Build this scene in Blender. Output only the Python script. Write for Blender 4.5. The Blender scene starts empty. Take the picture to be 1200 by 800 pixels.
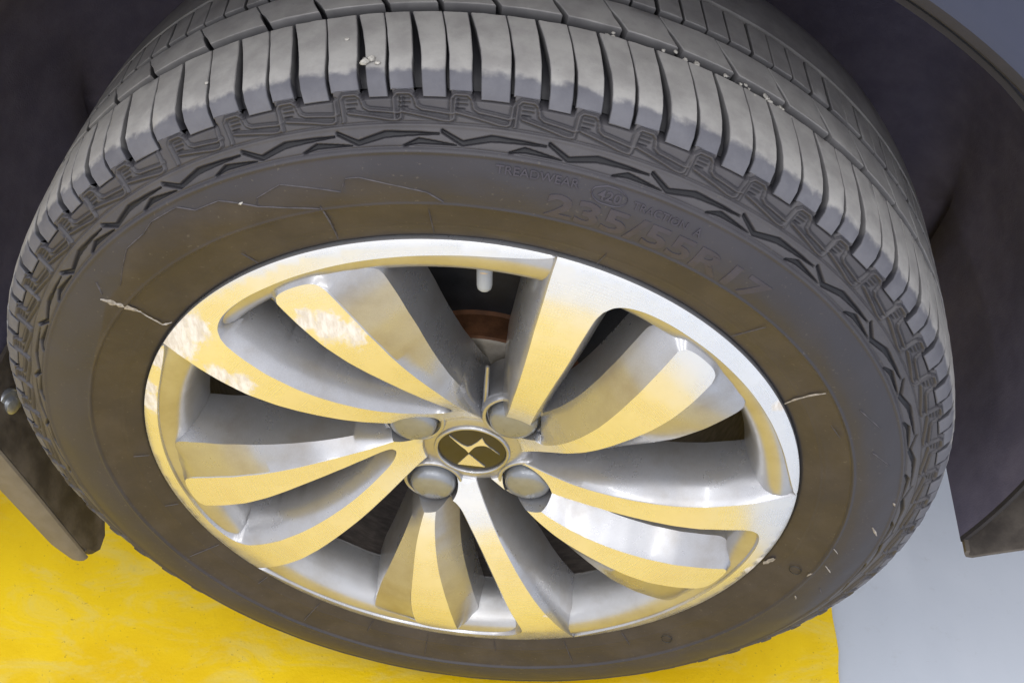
import bpy, bmesh, math, random
import numpy as np
from mathutils import Vector, Matrix
from mathutils.geometry import delaunay_2d_cdt

S = bpy.context.scene
COL = S.collection
random.seed(4)
rng = np.random.default_rng(7)
HUB = 0.330                      # height of the wheel centre above the floor

# ------------------------------------------------------------------ camera, light, exposure
cam_d = bpy.data.cameras.new("camera")
cam = bpy.data.objects.new("camera", cam_d)
COL.objects.link(cam)
yaw, pit, rol = -0.0984, 0.8261, 0.0016
fw = Vector((math.sin(yaw) * math.cos(pit), math.cos(yaw) * math.cos(pit), -math.sin(pit)))
rt = Vector((math.cos(yaw), -math.sin(yaw), 0))
up = rt.cross(fw)
rt, up = rt * math.cos(rol) + up * math.sin(rol), up * math.cos(rol) - rt * math.sin(rol)
M = Matrix((rt, up, -fw)).transposed().to_4x4()
M.translation = Vector((0.07869, -0.47553, 0.66613 + HUB))
cam.matrix_world = M
cam_d.sensor_width = 36
cam_d.lens = 1323.24 / 1200 * 36
cam_d.clip_start, cam_d.clip_end = 0.02, 200
S.camera = cam

W = bpy.data.worlds.new("World")
S.world = W
W.use_nodes = True
bg = W.node_tree.nodes["Background"]
bg.inputs[0].default_value = (0.90, 0.91, 0.97, 1)
bg.inputs[1].default_value = 1.06

def tube_lamp(x, y, z, power, lx=0.07, ly=1.25, col=(1, 0.985, 0.96)):
    l = bpy.data.lights.new("ceiling_tube_lamp", 'AREA')
    l.shape = 'RECTANGLE'
    l.size, l.size_y = lx, ly
    l.energy = power
    l.color = col
    o = bpy.data.objects.new("ceiling_tube_lamp", l)
    COL.objects.link(o)
    o.location = (x, y, z)
    return o

for lx_, ly_ in ((-1.3, -1.9), (-0.1, -1.9), (1.1, -1.9), (-1.3, -0.45), (-0.1, -0.45), (1.1, -0.45), (-0.1, -3.4), (1.3, -3.4)):
    tube_lamp(lx_, ly_, 2.9, 4 if ly_ > -1 else 8.5)
S.view_settings.view_transform = 'Standard'
S.view_settings.look = 'None'
S.view_settings.gamma = 1
S.view_settings.exposure = 0.2

# ------------------------------------------------------------------ node helpers
class NT:
    def __init__(self, name):
        self.m = bpy.data.materials.new(name)
        self.m.use_nodes = True
        self.t = self.m.node_tree
        self.b = self.t.nodes["Principled BSDF"]
    def n(self, typ, **kw):
        x = self.t.nodes.new(typ)
        for k, v in kw.items():
            if k.startswith("i_"):
                key = k[2:]
                key = int(key) if key.isdigit() else key.replace("_", " ")
                x.inputs[key].default_value = v
            else:
                setattr(x, k, v)
        return x
    def l(self, a, b):
        self.t.links.new(a, b)
    def P(self, **kw):
        for k, v in kw.items():
            k = k.replace("_", " ")
            if hasattr(v, "is_output"):
                self.l(v, self.b.inputs[k])
            else:
                self.b.inputs[k].default_value = (*v, 1) if isinstance(v, tuple) and len(v) == 3 else v
    def pos(self, obj=True):
        if obj:
            return self.n("ShaderNodeTexCoord").outputs["Object"]
        return self.n("ShaderNodeNewGeometry").outputs["Position"]
    def noise(self, vec, scale, detail=6, rough=0.6, dist=0.0):
        x = self.n("ShaderNodeTexNoise", i_Scale=scale, i_Detail=detail, i_Roughness=rough, i_Distortion=dist)
        self.l(vec, x.inputs["Vector"])
        return x.outputs["Fac"]
    def ramp(self, fac, lo, hi, a=0.0, b=1.0):
        x = self.n("ShaderNodeMapRange", i_From_Min=lo, i_From_Max=hi, i_To_Min=a, i_To_Max=b)
        x.interpolation_type = 'SMOOTHSTEP'
        self.l(fac, x.inputs["Value"])
        return x.outputs[0]
    def mix(self, fac, a, b):
        x = self.n("ShaderNodeMix", data_type='RGBA')
        for s, v in ((0, fac), (6, a), (7, b)):
            if hasattr(v, "is_output"):
                self.l(v, x.inputs[s])
            else:
                x.inputs[s].default_value = (*v, 1) if isinstance(v, tuple) else v
        return x.outputs[2]
    def math(self, op, a, b=0.0, c=0.0):
        x = self.n("ShaderNodeMath", operation=op)
        for i, v in enumerate((a, b, c)):
            if hasattr(v, "is_output"):
                self.l(v, x.inputs[i])
            else:
                x.inputs[i].default_value = v
        return x.outputs[0]
    def vscale(self, vec, s):
        x = self.n("ShaderNodeVectorMath", operation='MULTIPLY')
        self.l(vec, x.inputs[0]); x.inputs[1].default_value = s
        return x.outputs[0]
    def bump(self, h, strength=0.3, dist=0.001):
        x = self.n("ShaderNodeBump", i_Strength=strength, i_Distance=dist)
        self.l(h, x.inputs["Height"])
        self.l(x.outputs[0], self.b.inputs["Normal"])
    def attr(self, name):
        return self.n("ShaderNodeAttribute", attribute_name=name).outputs["Fac"]
    def blob(self, vec, centre, radius, soft=0.6):
        """1 inside a ball round a place on the thing, 0 outside (for stains and scuffs)."""
        x = self.n("ShaderNodeVectorMath", operation='DISTANCE')
        self.l(vec, x.inputs[0]); x.inputs[1].default_value = centre
        return self.ramp(x.outputs["Value"], radius * soft, radius, 1, 0)

# ------------------------------------------------------------------ materials
def mat_sidewall():
    N = NT("sidewall_rubber")
    p = N.pos()
    dirt_and_bounce = N.attr("dirt_and_bounce")
    n1 = N.noise(p, 28, 8, 0.65)
    n2 = N.noise(p, 260, 5, 0.6)
    n3 = N.noise(N.vscale(p, (1, 1, 1)), 9, 5, 0.6, 0.6)
    clean = N.mix(N.ramp(n3, 0.35, 0.68), (0.039, 0.037, 0.045), (0.053, 0.050, 0.060))
    brown = N.mix(N.ramp(n1, 0.32, 0.7), (0.040, 0.033, 0.032), (0.060, 0.050, 0.047))  # brown of the film, and of the floor reflection painted on the bead band
    c = N.mix(N.math('MULTIPLY', dirt_and_bounce, N.ramp(n1, 0.1, 0.5, 0.75, 1.0)), clean, brown)
    sp = N.ramp(N.noise(p, 420, 3, 0.5), 0.66, 0.74)
    c = N.mix(N.math('MULTIPLY', sp, 0.35), c, (0.16, 0.14, 0.115))
    dust = N.attr("dust")
    c = N.mix(N.math('MULTIPLY', dust, N.ramp(n1, 0.3, 0.65, 0.45, 0.95)), c, (0.092, 0.087, 0.092))
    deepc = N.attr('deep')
    c = N.mix(N.math('MULTIPLY', deepc, 0.95), c, (0.017, 0.017, 0.021))  # shade painted into the cuts, groove floors and bead gap
    N.P(Base_Color=c, Roughness=N.ramp(n3, 0.3, 0.7, 0.46, 0.62), Specular_IOR_Level=0.45)
    N.bump(N.math('ADD', n2, N.math('MULTIPLY', n1, 0.6)), 0.16, 0.0006)
    return N.m

def mat_tread():
    N = NT("tread_rubber")
    p = N.pos()
    sep = N.n("ShaderNodeSeparateXYZ"); N.l(p, sep.inputs[0])
    y = sep.outputs["Y"]
    n1 = N.noise(p, 55, 6, 0.6)
    n2 = N.noise(p, 330, 5, 0.6)
    n3 = N.noise(p, 150, 3, 0.5)
    yy = N.math('ADD', y, N.math('MULTIPLY_ADD', n1, 0.006, -0.003))
    yy = N.math('ADD', yy, N.math('MULTIPLY_ADD', n3, 0.007, -0.0035))
    worn = N.ramp(yy, 0.0142, 0.0184)
    inner = N.ramp(y, 0.062, 0.10, 1.0, 0.66)
    worn = N.math('MULTIPLY', worn, inner)
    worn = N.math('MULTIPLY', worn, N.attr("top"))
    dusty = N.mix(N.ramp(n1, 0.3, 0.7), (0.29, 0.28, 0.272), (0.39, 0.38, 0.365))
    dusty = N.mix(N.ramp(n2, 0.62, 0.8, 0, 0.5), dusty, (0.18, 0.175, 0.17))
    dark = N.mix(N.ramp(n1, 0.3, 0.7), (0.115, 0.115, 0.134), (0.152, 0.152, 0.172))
    side = N.mix(N.attr("top"), (0.026, 0.026, 0.032), dark)  # block sides darkened in the colour, as painted groove shade
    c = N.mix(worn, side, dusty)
    N.P(Base_Color=c, Roughness=0.66, Specular_IOR_Level=0.4)
    N.bump(N.math('ADD', n2, N.math('MULTIPLY', n1, 0.8)), 0.25, 0.0008)
    return N.m

SCUFFS = []                                 # (centre in wheel space, radius), filled by the rim

def mat_machined():
    N = NT("machined_alloy")
    p = N.pos()
    sep = N.n("ShaderNodeSeparateXYZ"); N.l(p, sep.inputs[0])
    r = N.math('SQRT', N.math('ADD', N.math('POWER', sep.outputs["X"], 2), N.math('POWER', sep.outputs["Z"], 2)))
    comb = N.n("ShaderNodeCombineXYZ"); N.l(r, comb.inputs[0])
    rings = N.noise(comb.outputs[0], 900, 3, 0.7)
    n1 = N.noise(p, 40, 6, 0.6)
    n2 = N.noise(p, 300, 4, 0.6)
    base = N.mix(N.ramp(n1, 0.35, 0.7), (0.85, 0.855, 0.855), (0.90, 0.905, 0.905))
    m = None
    for c, rad in SCUFFS:
        b = N.blob(p, c, rad, 0.15)
        m = b if m is None else N.math('MAXIMUM', m, b)
    patch = N.ramp(N.math('ADD', m, N.math('MULTIPLY_ADD', N.noise(p, 150, 8, 0.75, 0.3), 2.4, -1.2)), 0.30, 0.95)
    patch = N.math('MULTIPLY', patch, N.ramp(m, 0.0, 0.15))
    spots = N.ramp(N.noise(p, 420, 2, 0.5), 0.74, 0.78)
    streak = N.noise(N.vscale(p, (1, 1, 0.28)), 240, 5, 0.7)
    white = N.mix(N.ramp(streak, 0.35, 0.65), (0.68, 0.63, 0.58), (0.92, 0.90, 0.89))
    col = N.mix(patch, base, white)
    col = N.mix(N.math('MULTIPLY', spots, 0.35), col, (0.35, 0.30, 0.24))
    N.P(Base_Color=col, Metallic=N.math('MULTIPLY_ADD', patch, -0.68, 0.76),
        Roughness=N.math('ADD', N.math('ADD', N.ramp(n1, 0.3, 0.75, 0.25, 0.34), N.ramp(rings, 0.35, 0.65, -0.03, 0.03)), N.math('MULTIPLY', patch, 0.4)))
    N.P(Coat_Weight=0.35, Coat_Roughness=0.12)
    N.bump(N.math('ADD', N.math('MULTIPLY', rings, 0.16), N.math('MULTIPLY', N.math('MULTIPLY', n2, patch), 3.0)), 0.06, 0.0005)
    return N.m

def mat_painted():
    N = NT("painted_alloy")
    p = N.pos()
    n1 = N.noise(p, 22, 6, 0.6)
    n2 = N.noise(p, 1400, 2, 0.5)
    n3 = N.noise(p, 120, 6, 0.7)
    c = N.mix(N.ramp(n2, 0.3, 0.8), (0.43, 0.435, 0.46), (0.49, 0.495, 0.515))
    c = N.mix(N.ramp(n1, 0.45, 0.75, 0, 0.6), c, (0.30, 0.265, 0.225))
    c = N.mix(N.ramp(N.noise(p, 520, 2, 0.5), 0.74, 0.82, 0, 0.15), c, (0.24, 0.21, 0.18))
    N.P(Base_Color=c, Metallic=0.68, Roughness=N.ramp(n1, 0.3, 0.7, 0.25, 0.34), Coat_Weight=0.8, Coat_Roughness=N.ramp(n1, 0.3, 0.7, 0.06, 0.16))
    return N.m

def mat_barrel():
    N = NT("barrel_alloy")
    p = N.pos()
    sep = N.n("ShaderNodeSeparateXYZ"); N.l(p, sep.inputs[0])
    n1 = N.noise(p, 26, 7, 0.65)
    n3 = N.noise(N.vscale(p, (1, 4, 1)), 60, 6, 0.7)
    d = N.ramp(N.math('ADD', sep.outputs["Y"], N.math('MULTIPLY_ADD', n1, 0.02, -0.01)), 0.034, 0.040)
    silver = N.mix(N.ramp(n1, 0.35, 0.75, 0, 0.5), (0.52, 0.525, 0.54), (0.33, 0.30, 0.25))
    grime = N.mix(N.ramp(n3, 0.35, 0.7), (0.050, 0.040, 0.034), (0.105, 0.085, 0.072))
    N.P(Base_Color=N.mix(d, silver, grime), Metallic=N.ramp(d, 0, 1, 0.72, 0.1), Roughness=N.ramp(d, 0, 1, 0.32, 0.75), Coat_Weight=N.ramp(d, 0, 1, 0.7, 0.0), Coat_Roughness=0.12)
    N.bump(n3, 0.12, 0.001)
    return N.m

def mat_simple(name, col, rough=0.5, metal=0.0, var=0.25, scale=40, bump=0.1, coat=0.0, bscale=300, col2=None):
    N = NT(name)
    p = N.pos()
    n1 = N.noise(p, scale, 7, 0.65)
    n2 = N.noise(p, bscale, 4, 0.6)
    a = tuple(x * (1 - var) for x in col)
    b = col2 or tuple(min(1, x * (1 + var)) for x in col)
    N.P(Base_Color=N.mix(N.ramp(n1, 0.32, 0.7), a, b), Roughness=N.ramp(n1, 0.3, 0.7, max(0.03, rough - 0.06), rough + 0.08), Metallic=metal, Coat_Weight=coat)
    N.bump(n2, bump, 0.0008)
    return N.m

def mat_yellow():
    N = NT("yellow_floor_paint")
    p = N.pos(False)
    n1 = N.noise(p, 5, 8, 0.62, 0.5)
    n2 = N.noise(p, 40, 7, 0.7)
    n3 = N.noise(N.vscale(p, (1, 2.2, 1)), 11, 8, 0.7, 0.8)
    n4 = N.noise(p, 330, 3, 0.5)
    c = N.mix(N.ramp(n1, 0.35, 0.65), (0.78, 0.505, 0.002), (0.89, 0.615, 0.003))
    c = N.mix(N.ramp(n3, 0.47, 0.68, 0, 0.65), c, (0.76, 0.60, 0.13))
    c = N.mix(N.ramp(n3, 0.62, 0.74, 0, 0.45), c, (0.52, 0.37, 0.09))
    c = N.mix(N.ramp(n2, 0.62, 0.76, 0, 0.35), c, (0.45, 0.28, 0.03))
    c = N.mix(N.ramp(n4, 0.66, 0.76, 0, 0.55), c, (0.26, 0.17, 0.04))
    N.P(Base_Color=c, Roughness=N.ramp(n1, 0.3, 0.7, 0.42, 0.58), Specular_IOR_Level=0.35)
    N.bump(N.math('ADD', n2, N.math('MULTIPLY', n4, 0.5)), 0.42, 0.0016)
    return N.m

def mat_epoxy():
    N = NT("grey_floor_epoxy")
    p = N.pos(False)
    n1 = N.noise(p, 3, 7, 0.6, 0.4)
    n2 = N.noise(p, 45, 8, 0.75)
    n4 = N.noise(N.vscale(p, (1, 3, 1)), 90, 5, 0.7, 1.5)
    c = N.mix(N.ramp(n1, 0.35, 0.65), (0.52, 0.565, 0.64), (0.58, 0.62, 0.69))
    c = N.mix(N.ramp(n2, 0.56, 0.75, 0, 0.30), c, (0.34, 0.34, 0.34))
    c = N.mix(N.ramp(n4, 0.66, 0.74, 0, 0.35), c, (0.30, 0.28, 0.25))
    N.P(Base_Color=c, Roughness=N.ramp(n2, 0.3, 0.7, 0.34, 0.46), Specular_IOR_Level=0.45)
    N.bump(n2, 0.06, 0.001)
    return N.m

for cx, cy, cz, rad in ((-0.187, -0.003, 0.131, 0.030), (-0.172, -0.004, 0.144, 0.022), (-0.200, -0.002, 0.111, 0.022), (-0.161, -0.0126, 0.1074, 0.017), (-0.146, -0.0145, 0.1025, 0.019),
                        (-0.0796, -0.0144, 0.1642, 0.022), (-0.066, -0.015, 0.159, 0.020), (-0.0927, -0.013, 0.1675, 0.014), (-0.062, -0.0104, 0.108, 0.009),
                        (-0.218, -0.003, 0.064, 0.018), (-0.216, -0.003, 0.080, 0.012), (0.218, -0.003, -0.084, 0.012), (0.222, -0.003, -0.070, 0.009), (0.2055, -0.003, 0.110, 0.010), (0.0616, -0.0145, -0.1635, 0.005)):
    SCUFFS.append(((cx, cy, cz), rad))

MAT = dict(
    sidewall=mat_sidewall(), tread=mat_tread(), machined=mat_machined(), painted=mat_painted(), barrel=mat_barrel(),
    lettering=mat_simple("raised_rubber", (0.052, 0.047, 0.062), 0.5, 0, 0.15, 60, 0.1),
    scuff=mat_simple("pale_scuff", (0.34, 0.31, 0.28), 0.8, 0, 0.35, 300, 0.2),
    mark=mat_simple("dried_water_line", (0.088, 0.080, 0.088), 0.7, 0, 0.3, 200, 0.1),
    film=mat_simple("dried_water_film", (0.082, 0.072, 0.068), 0.62, 0, 0.15, 40, 0.1),
    mud=mat_simple("dried_mud", (0.50, 0.48, 0.44), 0.9, 0, 0.3, 300, 0.5),
    lug=mat_simple("grey_lug_plastic", (0.27, 0.285, 0.31), 0.32, 0.45, 0.12, 60, 0.04, 0.4),
    cap=mat_simple("dark_cap_enamel", (0.022, 0.020, 0.018), 0.34, 0.0, 0.2, 60, 0.02, 0.25),
    chrome=mat_simple("bright_emblem_metal", (0.80, 0.79, 0.77), 0.30, 0.75, 0.05, 60, 0.02),
    capring=mat_simple("satin_ring_metal", (0.46, 0.46, 0.47), 0.32, 0.8, 0.1, 60, 0.02, 0.4),
    rust=mat_simple("rusty_iron", (0.17, 0.075, 0.035), 0.7, 0.2, 0.4, 60, 0.4),
    face=mat_simple("bare_hub_face", (0.42, 0.38, 0.32), 0.5, 0.4, 0.2, 60, 0.2),
    iron=mat_simple("brake_iron", (0.055, 0.056, 0.062), 0.5, 0.5, 0.25, 40, 0.2),
    valve=mat_simple("grey_valve_plastic", (0.40, 0.43, 0.48), 0.45, 0, 0.08, 90, 0.05),
    brass=mat_simple("valve_brass", (0.75, 0.55, 0.32), 0.35, 0.9, 0.15, 90, 0.05),
    liner=mat_simple("black_liner_felt", (0.128, 0.120, 0.190), 0.95, 0, 0.15, 30, 0.5, 0, 700, (0.158, 0.146, 0.212)),
    flap=mat_simple("dusty_black_plastic", (0.085, 0.072, 0.062), 0.6, 0, 0.35, 35, 0.25, 0, 260, (0.14, 0.12, 0.10)),
    flapedge=mat_simple("worn_grey_plastic", (0.17, 0.15, 0.125), 0.6, 0, 0.12, 60, 0.15),
    fender=mat_simple("blue_grey_car_paint", (0.030, 0.034, 0.066), 0.35, 0.4, 0.06, 20, 0.02, 0.9),
    trim=mat_simple("dark_arch_trim", (0.028, 0.025, 0.028), 0.8, 0, 0.2, 40, 0.2),
    bolt=mat_simple("zinc_bolt", (0.55, 0.58, 0.62), 0.35, 0.8, 0.15, 200, 0.1),
    yellow=mat_yellow(), epoxy=mat_epoxy(),
    rubberdark=mat_simple("dark_bead_rubber", (0.018, 0.018, 0.019), 0.6, 0, 0.2, 40, 0.1),
)

# ------------------------------------------------------------------ object helpers
def link(name, me, mat, parent=None, loc=(0, 0, 0), smooth=True, angle=32):
    o = bpy.data.objects.new(name, me)
    COL.objects.link(o)
    for m in (mat if isinstance(mat, (list, tuple)) else [mat]):
        if m.name not in [x.name for x in me.materials if x]:
            me.materials.append(m)
    if parent is not None:
        o.parent = parent
    o.location = loc
    if smooth:
        me.polygons.foreach_set("use_smooth", [True] * len(me.polygons))
        if angle is not None:
            me.set_sharp_from_angle(angle=math.radians(angle))
    return o

def mesh_np(name, V, F4):
    """quads from numpy"""
    me = bpy.data.meshes.new(name)
    V = np.ascontiguousarray(V, np.float32); F4 = np.ascontiguousarray(F4, np.int32)
    me.vertices.add(len(V)); me.vertices.foreach_set("co", V.ravel())
    n = F4.shape[1]
    me.loops.add(F4.size); me.loops.foreach_set("vertex_index", F4.ravel())
    me.polygons.add(len(F4))
    me.polygons.foreach_set("loop_start", np.arange(len(F4), dtype=np.int32) * n)
    me.update(calc_edges=True)
    return me

def grid_faces(nr, nc, closed=False, flip=False):
    i = np.arange(nr - 1)[:, None]; j = np.arange(nc if closed else nc - 1)[None, :]
    jn = (j + 1) % nc
    f = np.stack([i * nc + j, i * nc + jn, (i + 1) * nc + jn, (i + 1) * nc + j], -1).reshape(-1, 4)
    return f[:, ::-1] if flip else f

def lathe(name, prof, seg=160, flip=False):
    """revolve (y, r) round the wheel axis; theta clockwise from the top as seen from outside"""
    prof = np.array(prof, float)
    th = np.linspace(0, 2 * np.pi, seg, endpoint=False)
    V = np.stack([prof[:, 1][:, None] * np.sin(th), np.repeat(prof[:, 0][:, None], seg, 1), prof[:, 1][:, None] * np.cos(th)], -1).reshape(-1, 3)
    return mesh_np(name, V, grid_faces(len(prof), seg, True, flip))

def fix_normals(me):
    bm = bmesh.new(); bm.from_mesh(me)
    bmesh.ops.remove_doubles(bm, verts=bm.verts, dist=1e-6)
    bmesh.ops.recalc_face_normals(bm, faces=bm.faces)
    bm.to_mesh(me); bm.free()
    return me

def smooth_path(p, step):
    """Catmull-Rom through points, resampled at even step"""
    p = np.array(p, float)
    q = np.vstack([2 * p[0] - p[1], p, 2 * p[-1] - p[-2]])
    out = []
    for i in range(1, len(q) - 2):
        t = np.linspace(0, 1, 24, endpoint=False)[:, None]
        a, b, c, d = q[i - 1], q[i], q[i + 1], q[i + 2]
        out.append(.5 * (2 * b + (c - a) * t + (2 * a - 5 * b + 4 * c - d) * t ** 2 + (3 * b - a - 3 * c + d) * t ** 3))
    out = np.vstack(out + [p[-1:]])
    L = np.r_[0, np.cumsum(np.linalg.norm(np.diff(out, axis=0), axis=1))]
    n = max(2, int(round(L[-1] / step)) + 1)
    s = np.linspace(0, L[-1], n)
    return np.stack([np.interp(s, L, out[:, k]) for k in range(p.shape[1])], -1)

def pol(r, deg):
    a = math.radians(deg)
    return (r * math.sin(a), r * math.cos(a))

# ------------------------------------------------------------------ the setting
def sheet(name, pts, z, mat):
    me = bpy.data.meshes.new(name)
    me.from_pydata([(x, y, z) for x, y in pts], [], [tuple(range(len(pts)))])
    o = link(name, me, mat, smooth=False)
    o["kind"] = "structure"
    return o

sheet("floor", [(-12, -12), (12, -12), (12, 12), (-12, 12)], 0.0, MAT['epoxy'])
edge = [(0.337 + 0.0016 * rng.standard_normal(), y) for y in np.linspace(-1.25, 3.0, 240)]
sheet("yellow_floor_marking", [(-4.0, 3.0), (-4.0, -2.6)] + edge, 0.004, MAT['yellow'])

# ------------------------------------------------------------------ the car
car = bpy.data.objects.new("car", None)
COL.objects.link(car)
car["label"] = "blue grey car seen at its silver spoked alloy wheel and worn tyre on yellow floor"
car["category"] = "car"
WC = (0, 0, HUB)

# ---- tyre: carcass with sidewall relief
PROF = np.array([(0.030, 0.222), (0.012, 0.2245), (0.0030, 0.2290), (-0.0012, 0.2332), (-0.0036, 0.2375), (-0.0066, 0.2450), (-0.0092, 0.2550), (-0.0118, 0.2640), (-0.0130, 0.2700),
                 (-0.0134, 0.2770), (-0.0124, 0.2860), (-0.0098, 0.2940), (-0.0072, 0.3000), (-0.0040, 0.3050), (0.0002, 0.3105), (0.0035, 0.3165), (0.0066, 0.3230),
                 (0.0092, 0.3275), (0.0115, 0.3305), (0.0150, 0.3328), (0.020, 0.3345), (0.028, 0.3359), (0.035, 0.3368), (0.050, 0.3378), (0.067, 0.3385), (0.085, 0.3389), (0.102, 0.339)])
_d = smooth_path(PROF, 0.0004)
_L = np.r_[0, np.cumsum(np.linalg.norm(np.diff(_d, axis=0), axis=1))]
def prof_at(s):
    return np.interp(s, _L, _d[:, 0]), np.interp(s, _L, _d[:, 1])
def s_of_r(r):                                # along the sidewall (r rises there)
    k = np.argmin(np.abs(_d[:, 1] - r) + (_d[:, 0] > 0.03) * (r < .336))
    return _L[k]
def s_of_y(y):                                # along the crown
    m = np.where(_d[:, 1] > 0.309)[0]
    return np.interp(y, _d[m, 0], _L[m])
def prof_normal(s):
    y0, r0 = prof_at(s - 0.0008); y1, r1 = prof_at(s + 0.0008)
    t = np.stack([y1 - y0, r1 - r0], -1); t /= np.linalg.norm(t, axis=-1, keepdims=True)
    return -t[..., 1], t[..., 0]              # outward: (ny, nr)

# wide tread grooves: where each crosses y = 0.026 (degrees clockwise from the top)
G = [-27.8, -20.9, -15.1, -8.7, -3.6, 1.8, 8.0, 13.7, 19.3, 25.3, 31.4, 37.3, 42.9]
while G[-1] + 5.9 < 326.5:
    G.append(G[-1] + 5.87 + 0.25 * math.sin(len(G) * 2.1))
_last = 360 + G[0] - G[-1]
if _last < 4: G.pop()
G = np.array(G)
GW = np.diff(np.r_[G, G[0] + 360])
def groove_shift(y):
    return np.interp(y, [0.0, .007, .0105, .017, .028, .0485, .0635], [.45, .45, .35, .2, 0, -.75, -1.45])

def seg_dist(U, Vv, a, b):
    ab = np.subtract(b, a); L2 = (ab ** 2).sum()
    t = np.clip(((U - a[0]) * ab[0] + (Vv - a[1]) * ab[1]) / L2, 0, 1)
    return np.hypot(U - a[0] - t * ab[0], Vv - a[1] - t * ab[1]), t

def build_tyre():
    s_end = s_of_r(0.3266)
    s = np.r_[np.linspace(0, s_of_r(0.234), 10)[:-1], np.linspace(s_of_r(0.234), s_of_r(0.263), 34)[:-1],
              np.linspace(s_of_r(0.263), s_of_r(0.269), 16)[:-1], np.linspace(s_of_r(0.269), s_of_r(0.296), 28)[:-1], np.linspace(s_of_r(0.296), s_end, 80)]
    nth = 3300
    th = np.linspace(0, 360, nth, endpoint=False)
    y, r = prof_at(s); ny, nr = prof_normal(s)
    R, T = np.meshgrid(r, th, indexing='ij')
    H = np.zeros_like(R)
    g = lambda c, w: np.exp(-((R - c) / w) ** 2)
    sm = lambda x: x * x * (3 - 2 * x)
    st = lambda a, b: sm(np.clip((R - a) / (b - a), 0, 1))
    H += 0.0007 * g(0.2668, 0.0010) - 0.0009 * (1 - st(0.2645, 0.2665))       # step at the bead apron
    H += 0.0004 * g(0.2455, 0.0005) + 0.0003 * g(0.2490, 0.0004)
    H += 0.0010 * g(0.2985, 0.0011) - 0.0008 * g(0.3006, 0.0005)               # ridge under the zigzag band
    H -= 0.0011 * g(0.3110, 0.00045); H += 0.0005 * g(0.3098, 0.0008)          # line above the band
    # zigzag band: wedge-shaped cuts
    u = (T + 0.9) / (360 / 34)
    ph = np.mod(u, 1.0)
    v = (R - 0.3000) / 0.0095
    ku = (360 / 34) * math.pi / 180 * 0.305; kv = 0.0095
    cut = np.zeros_like(R)
    for off in (-1, 0, 1):
        U = (ph - off) * ku; V = v * kv
        for a, b, w0, w1 in (((0.0, .80), (.195, .30), .0008, .0012), ((.195, .30), (.46, .64), .0012, .0014), ((.46, .64), (.97, .68), .0014, .0003),
                             ((-.36, .12), (-.22, .34), .0004, .0013), ((-.22, .34), (.14, .20), .0013, .0002)):
            d, t = seg_dist(U, V, (a[0] * ku, a[1] * kv), (b[0] * ku, b[1] * kv))
            w = w0 + (w1 - w0) * t
            cut = np.maximum(cut, np.clip((w - d) / 0.0005 + 0.5, 0, 1))
    H -= 0.0030 * cut
    # raised outline loops under the shoulder blocks
    Tm = np.mod(T - groove_shift(0.006) - G[0], 360) + G[0]
    k = np.clip(np.searchsorted(G, Tm, side='right') - 1, 0, len(G) - 1)
    pw = GW[k]; pu = (Tm - G[k]) / pw
    ku = pw * math.pi / 180 * 0.317
    Vv = (R - 0.3112) / 0.0115 * 0.0115
    ridge = np.full_like(R, 9.0); slot = np.full_like(R, 9.0)
    hh = 0.0115
    P1 = [(-.42, .03), (-.40, .10), (-.40, .98), (-.34, 1.15), (-.14, 1.15), (-.07, 1.0), (-.03, .62), (.05, .50), (.52, .36), (.60, .42)]
    P2 = [(-.30, .42), (.40, .08), (.50, .06), (.56, .16), (.585, .98)]
    for off in (0, 1):
        for P in (P1, P2):
            for a, b in zip(P[:-1], P[1:]):
                d, t = seg_dist((pu - off) * ku, Vv, (a[0] * ku.mean(), a[1] * hh), (b[0] * ku.mean(), b[1] * hh))
                ridge = np.minimum(ridge, d)
        for a, b in (((-.31, .92), (-.15, .92)), ((-.31, .74), (-.15, .74)), ((-.31, .56), (-.19, .56))):
            d, t = seg_dist((pu - off) * ku, Vv, (a[0] * ku.mean(), a[1] * hh), (b[0] * ku.mean(), b[1] * hh))
            slot = np.minimum(slot, d)
    fade = np.clip((R - 0.3113) / 0.0006, 0, 1)
    H += fade * (0.0014 * np.exp(-(ridge / 0.00050) ** 4) - 0.0007 * np.exp(-((ridge - 0.0012) / 0.0004) ** 2) - 0.0010 * np.exp(-(slot / 0.0006) ** 2))
    mf = 0.50 + 0.03 * np.sin(np.arange(len(G)) * 1.7)
    second = (pu > mf[k] + 0.19 / pw) & (pu < 1 - 0.43 / pw)
    sunk = np.where(second, 0.0, np.clip((R - 0.3214) / 0.0045, 0, 1))
    H -= 0.0065 * sunk
    # a little moulding unevenness
    H += 0.00012 * np.sin(np.radians(T) * 37 + R * 300) * np.sin(np.radians(T) * 11 + 1)
    Y = y[:, None] + ny[:, None] * H; RR = r[:, None] + nr[:, None] * H
    # the rest of the carcass: groove floors and the inner side
    ext = [(0.0105, 0.3205), (0.0125, 0.3215), (0.0165, 0.3255), (0.022, 0.3290), (0.035, 0.3305), (0.060, 0.3312), (0.067, 0.3312), (0.10, 0.332), (0.137, 0.3318), (0.175, 0.330),
           (0.198, 0.324), (0.210, 0.305), (0.216, 0.28), (0.214, 0.262), (0.205, 0.242), (0.195, 0.228), (0.19, 0.224)]
    for (yy, rr) in ext:
        Y = np.vstack([Y, np.full((1, nth), yy)]); RR = np.vstack([RR, np.full((1, nth), rr)])
    TT = np.radians(np.broadcast_to(th, Y.shape))
    X = RR * np.sin(TT); Z = RR * np.cos(TT)
    Z = np.maximum(Z, -HUB + 0.0045)
    V = np.stack([X, Y, Z], -1).reshape(-1, 3)
    me = mesh_np("tyre", V, grid_faces(Y.shape[0], nth, True, False))
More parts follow.
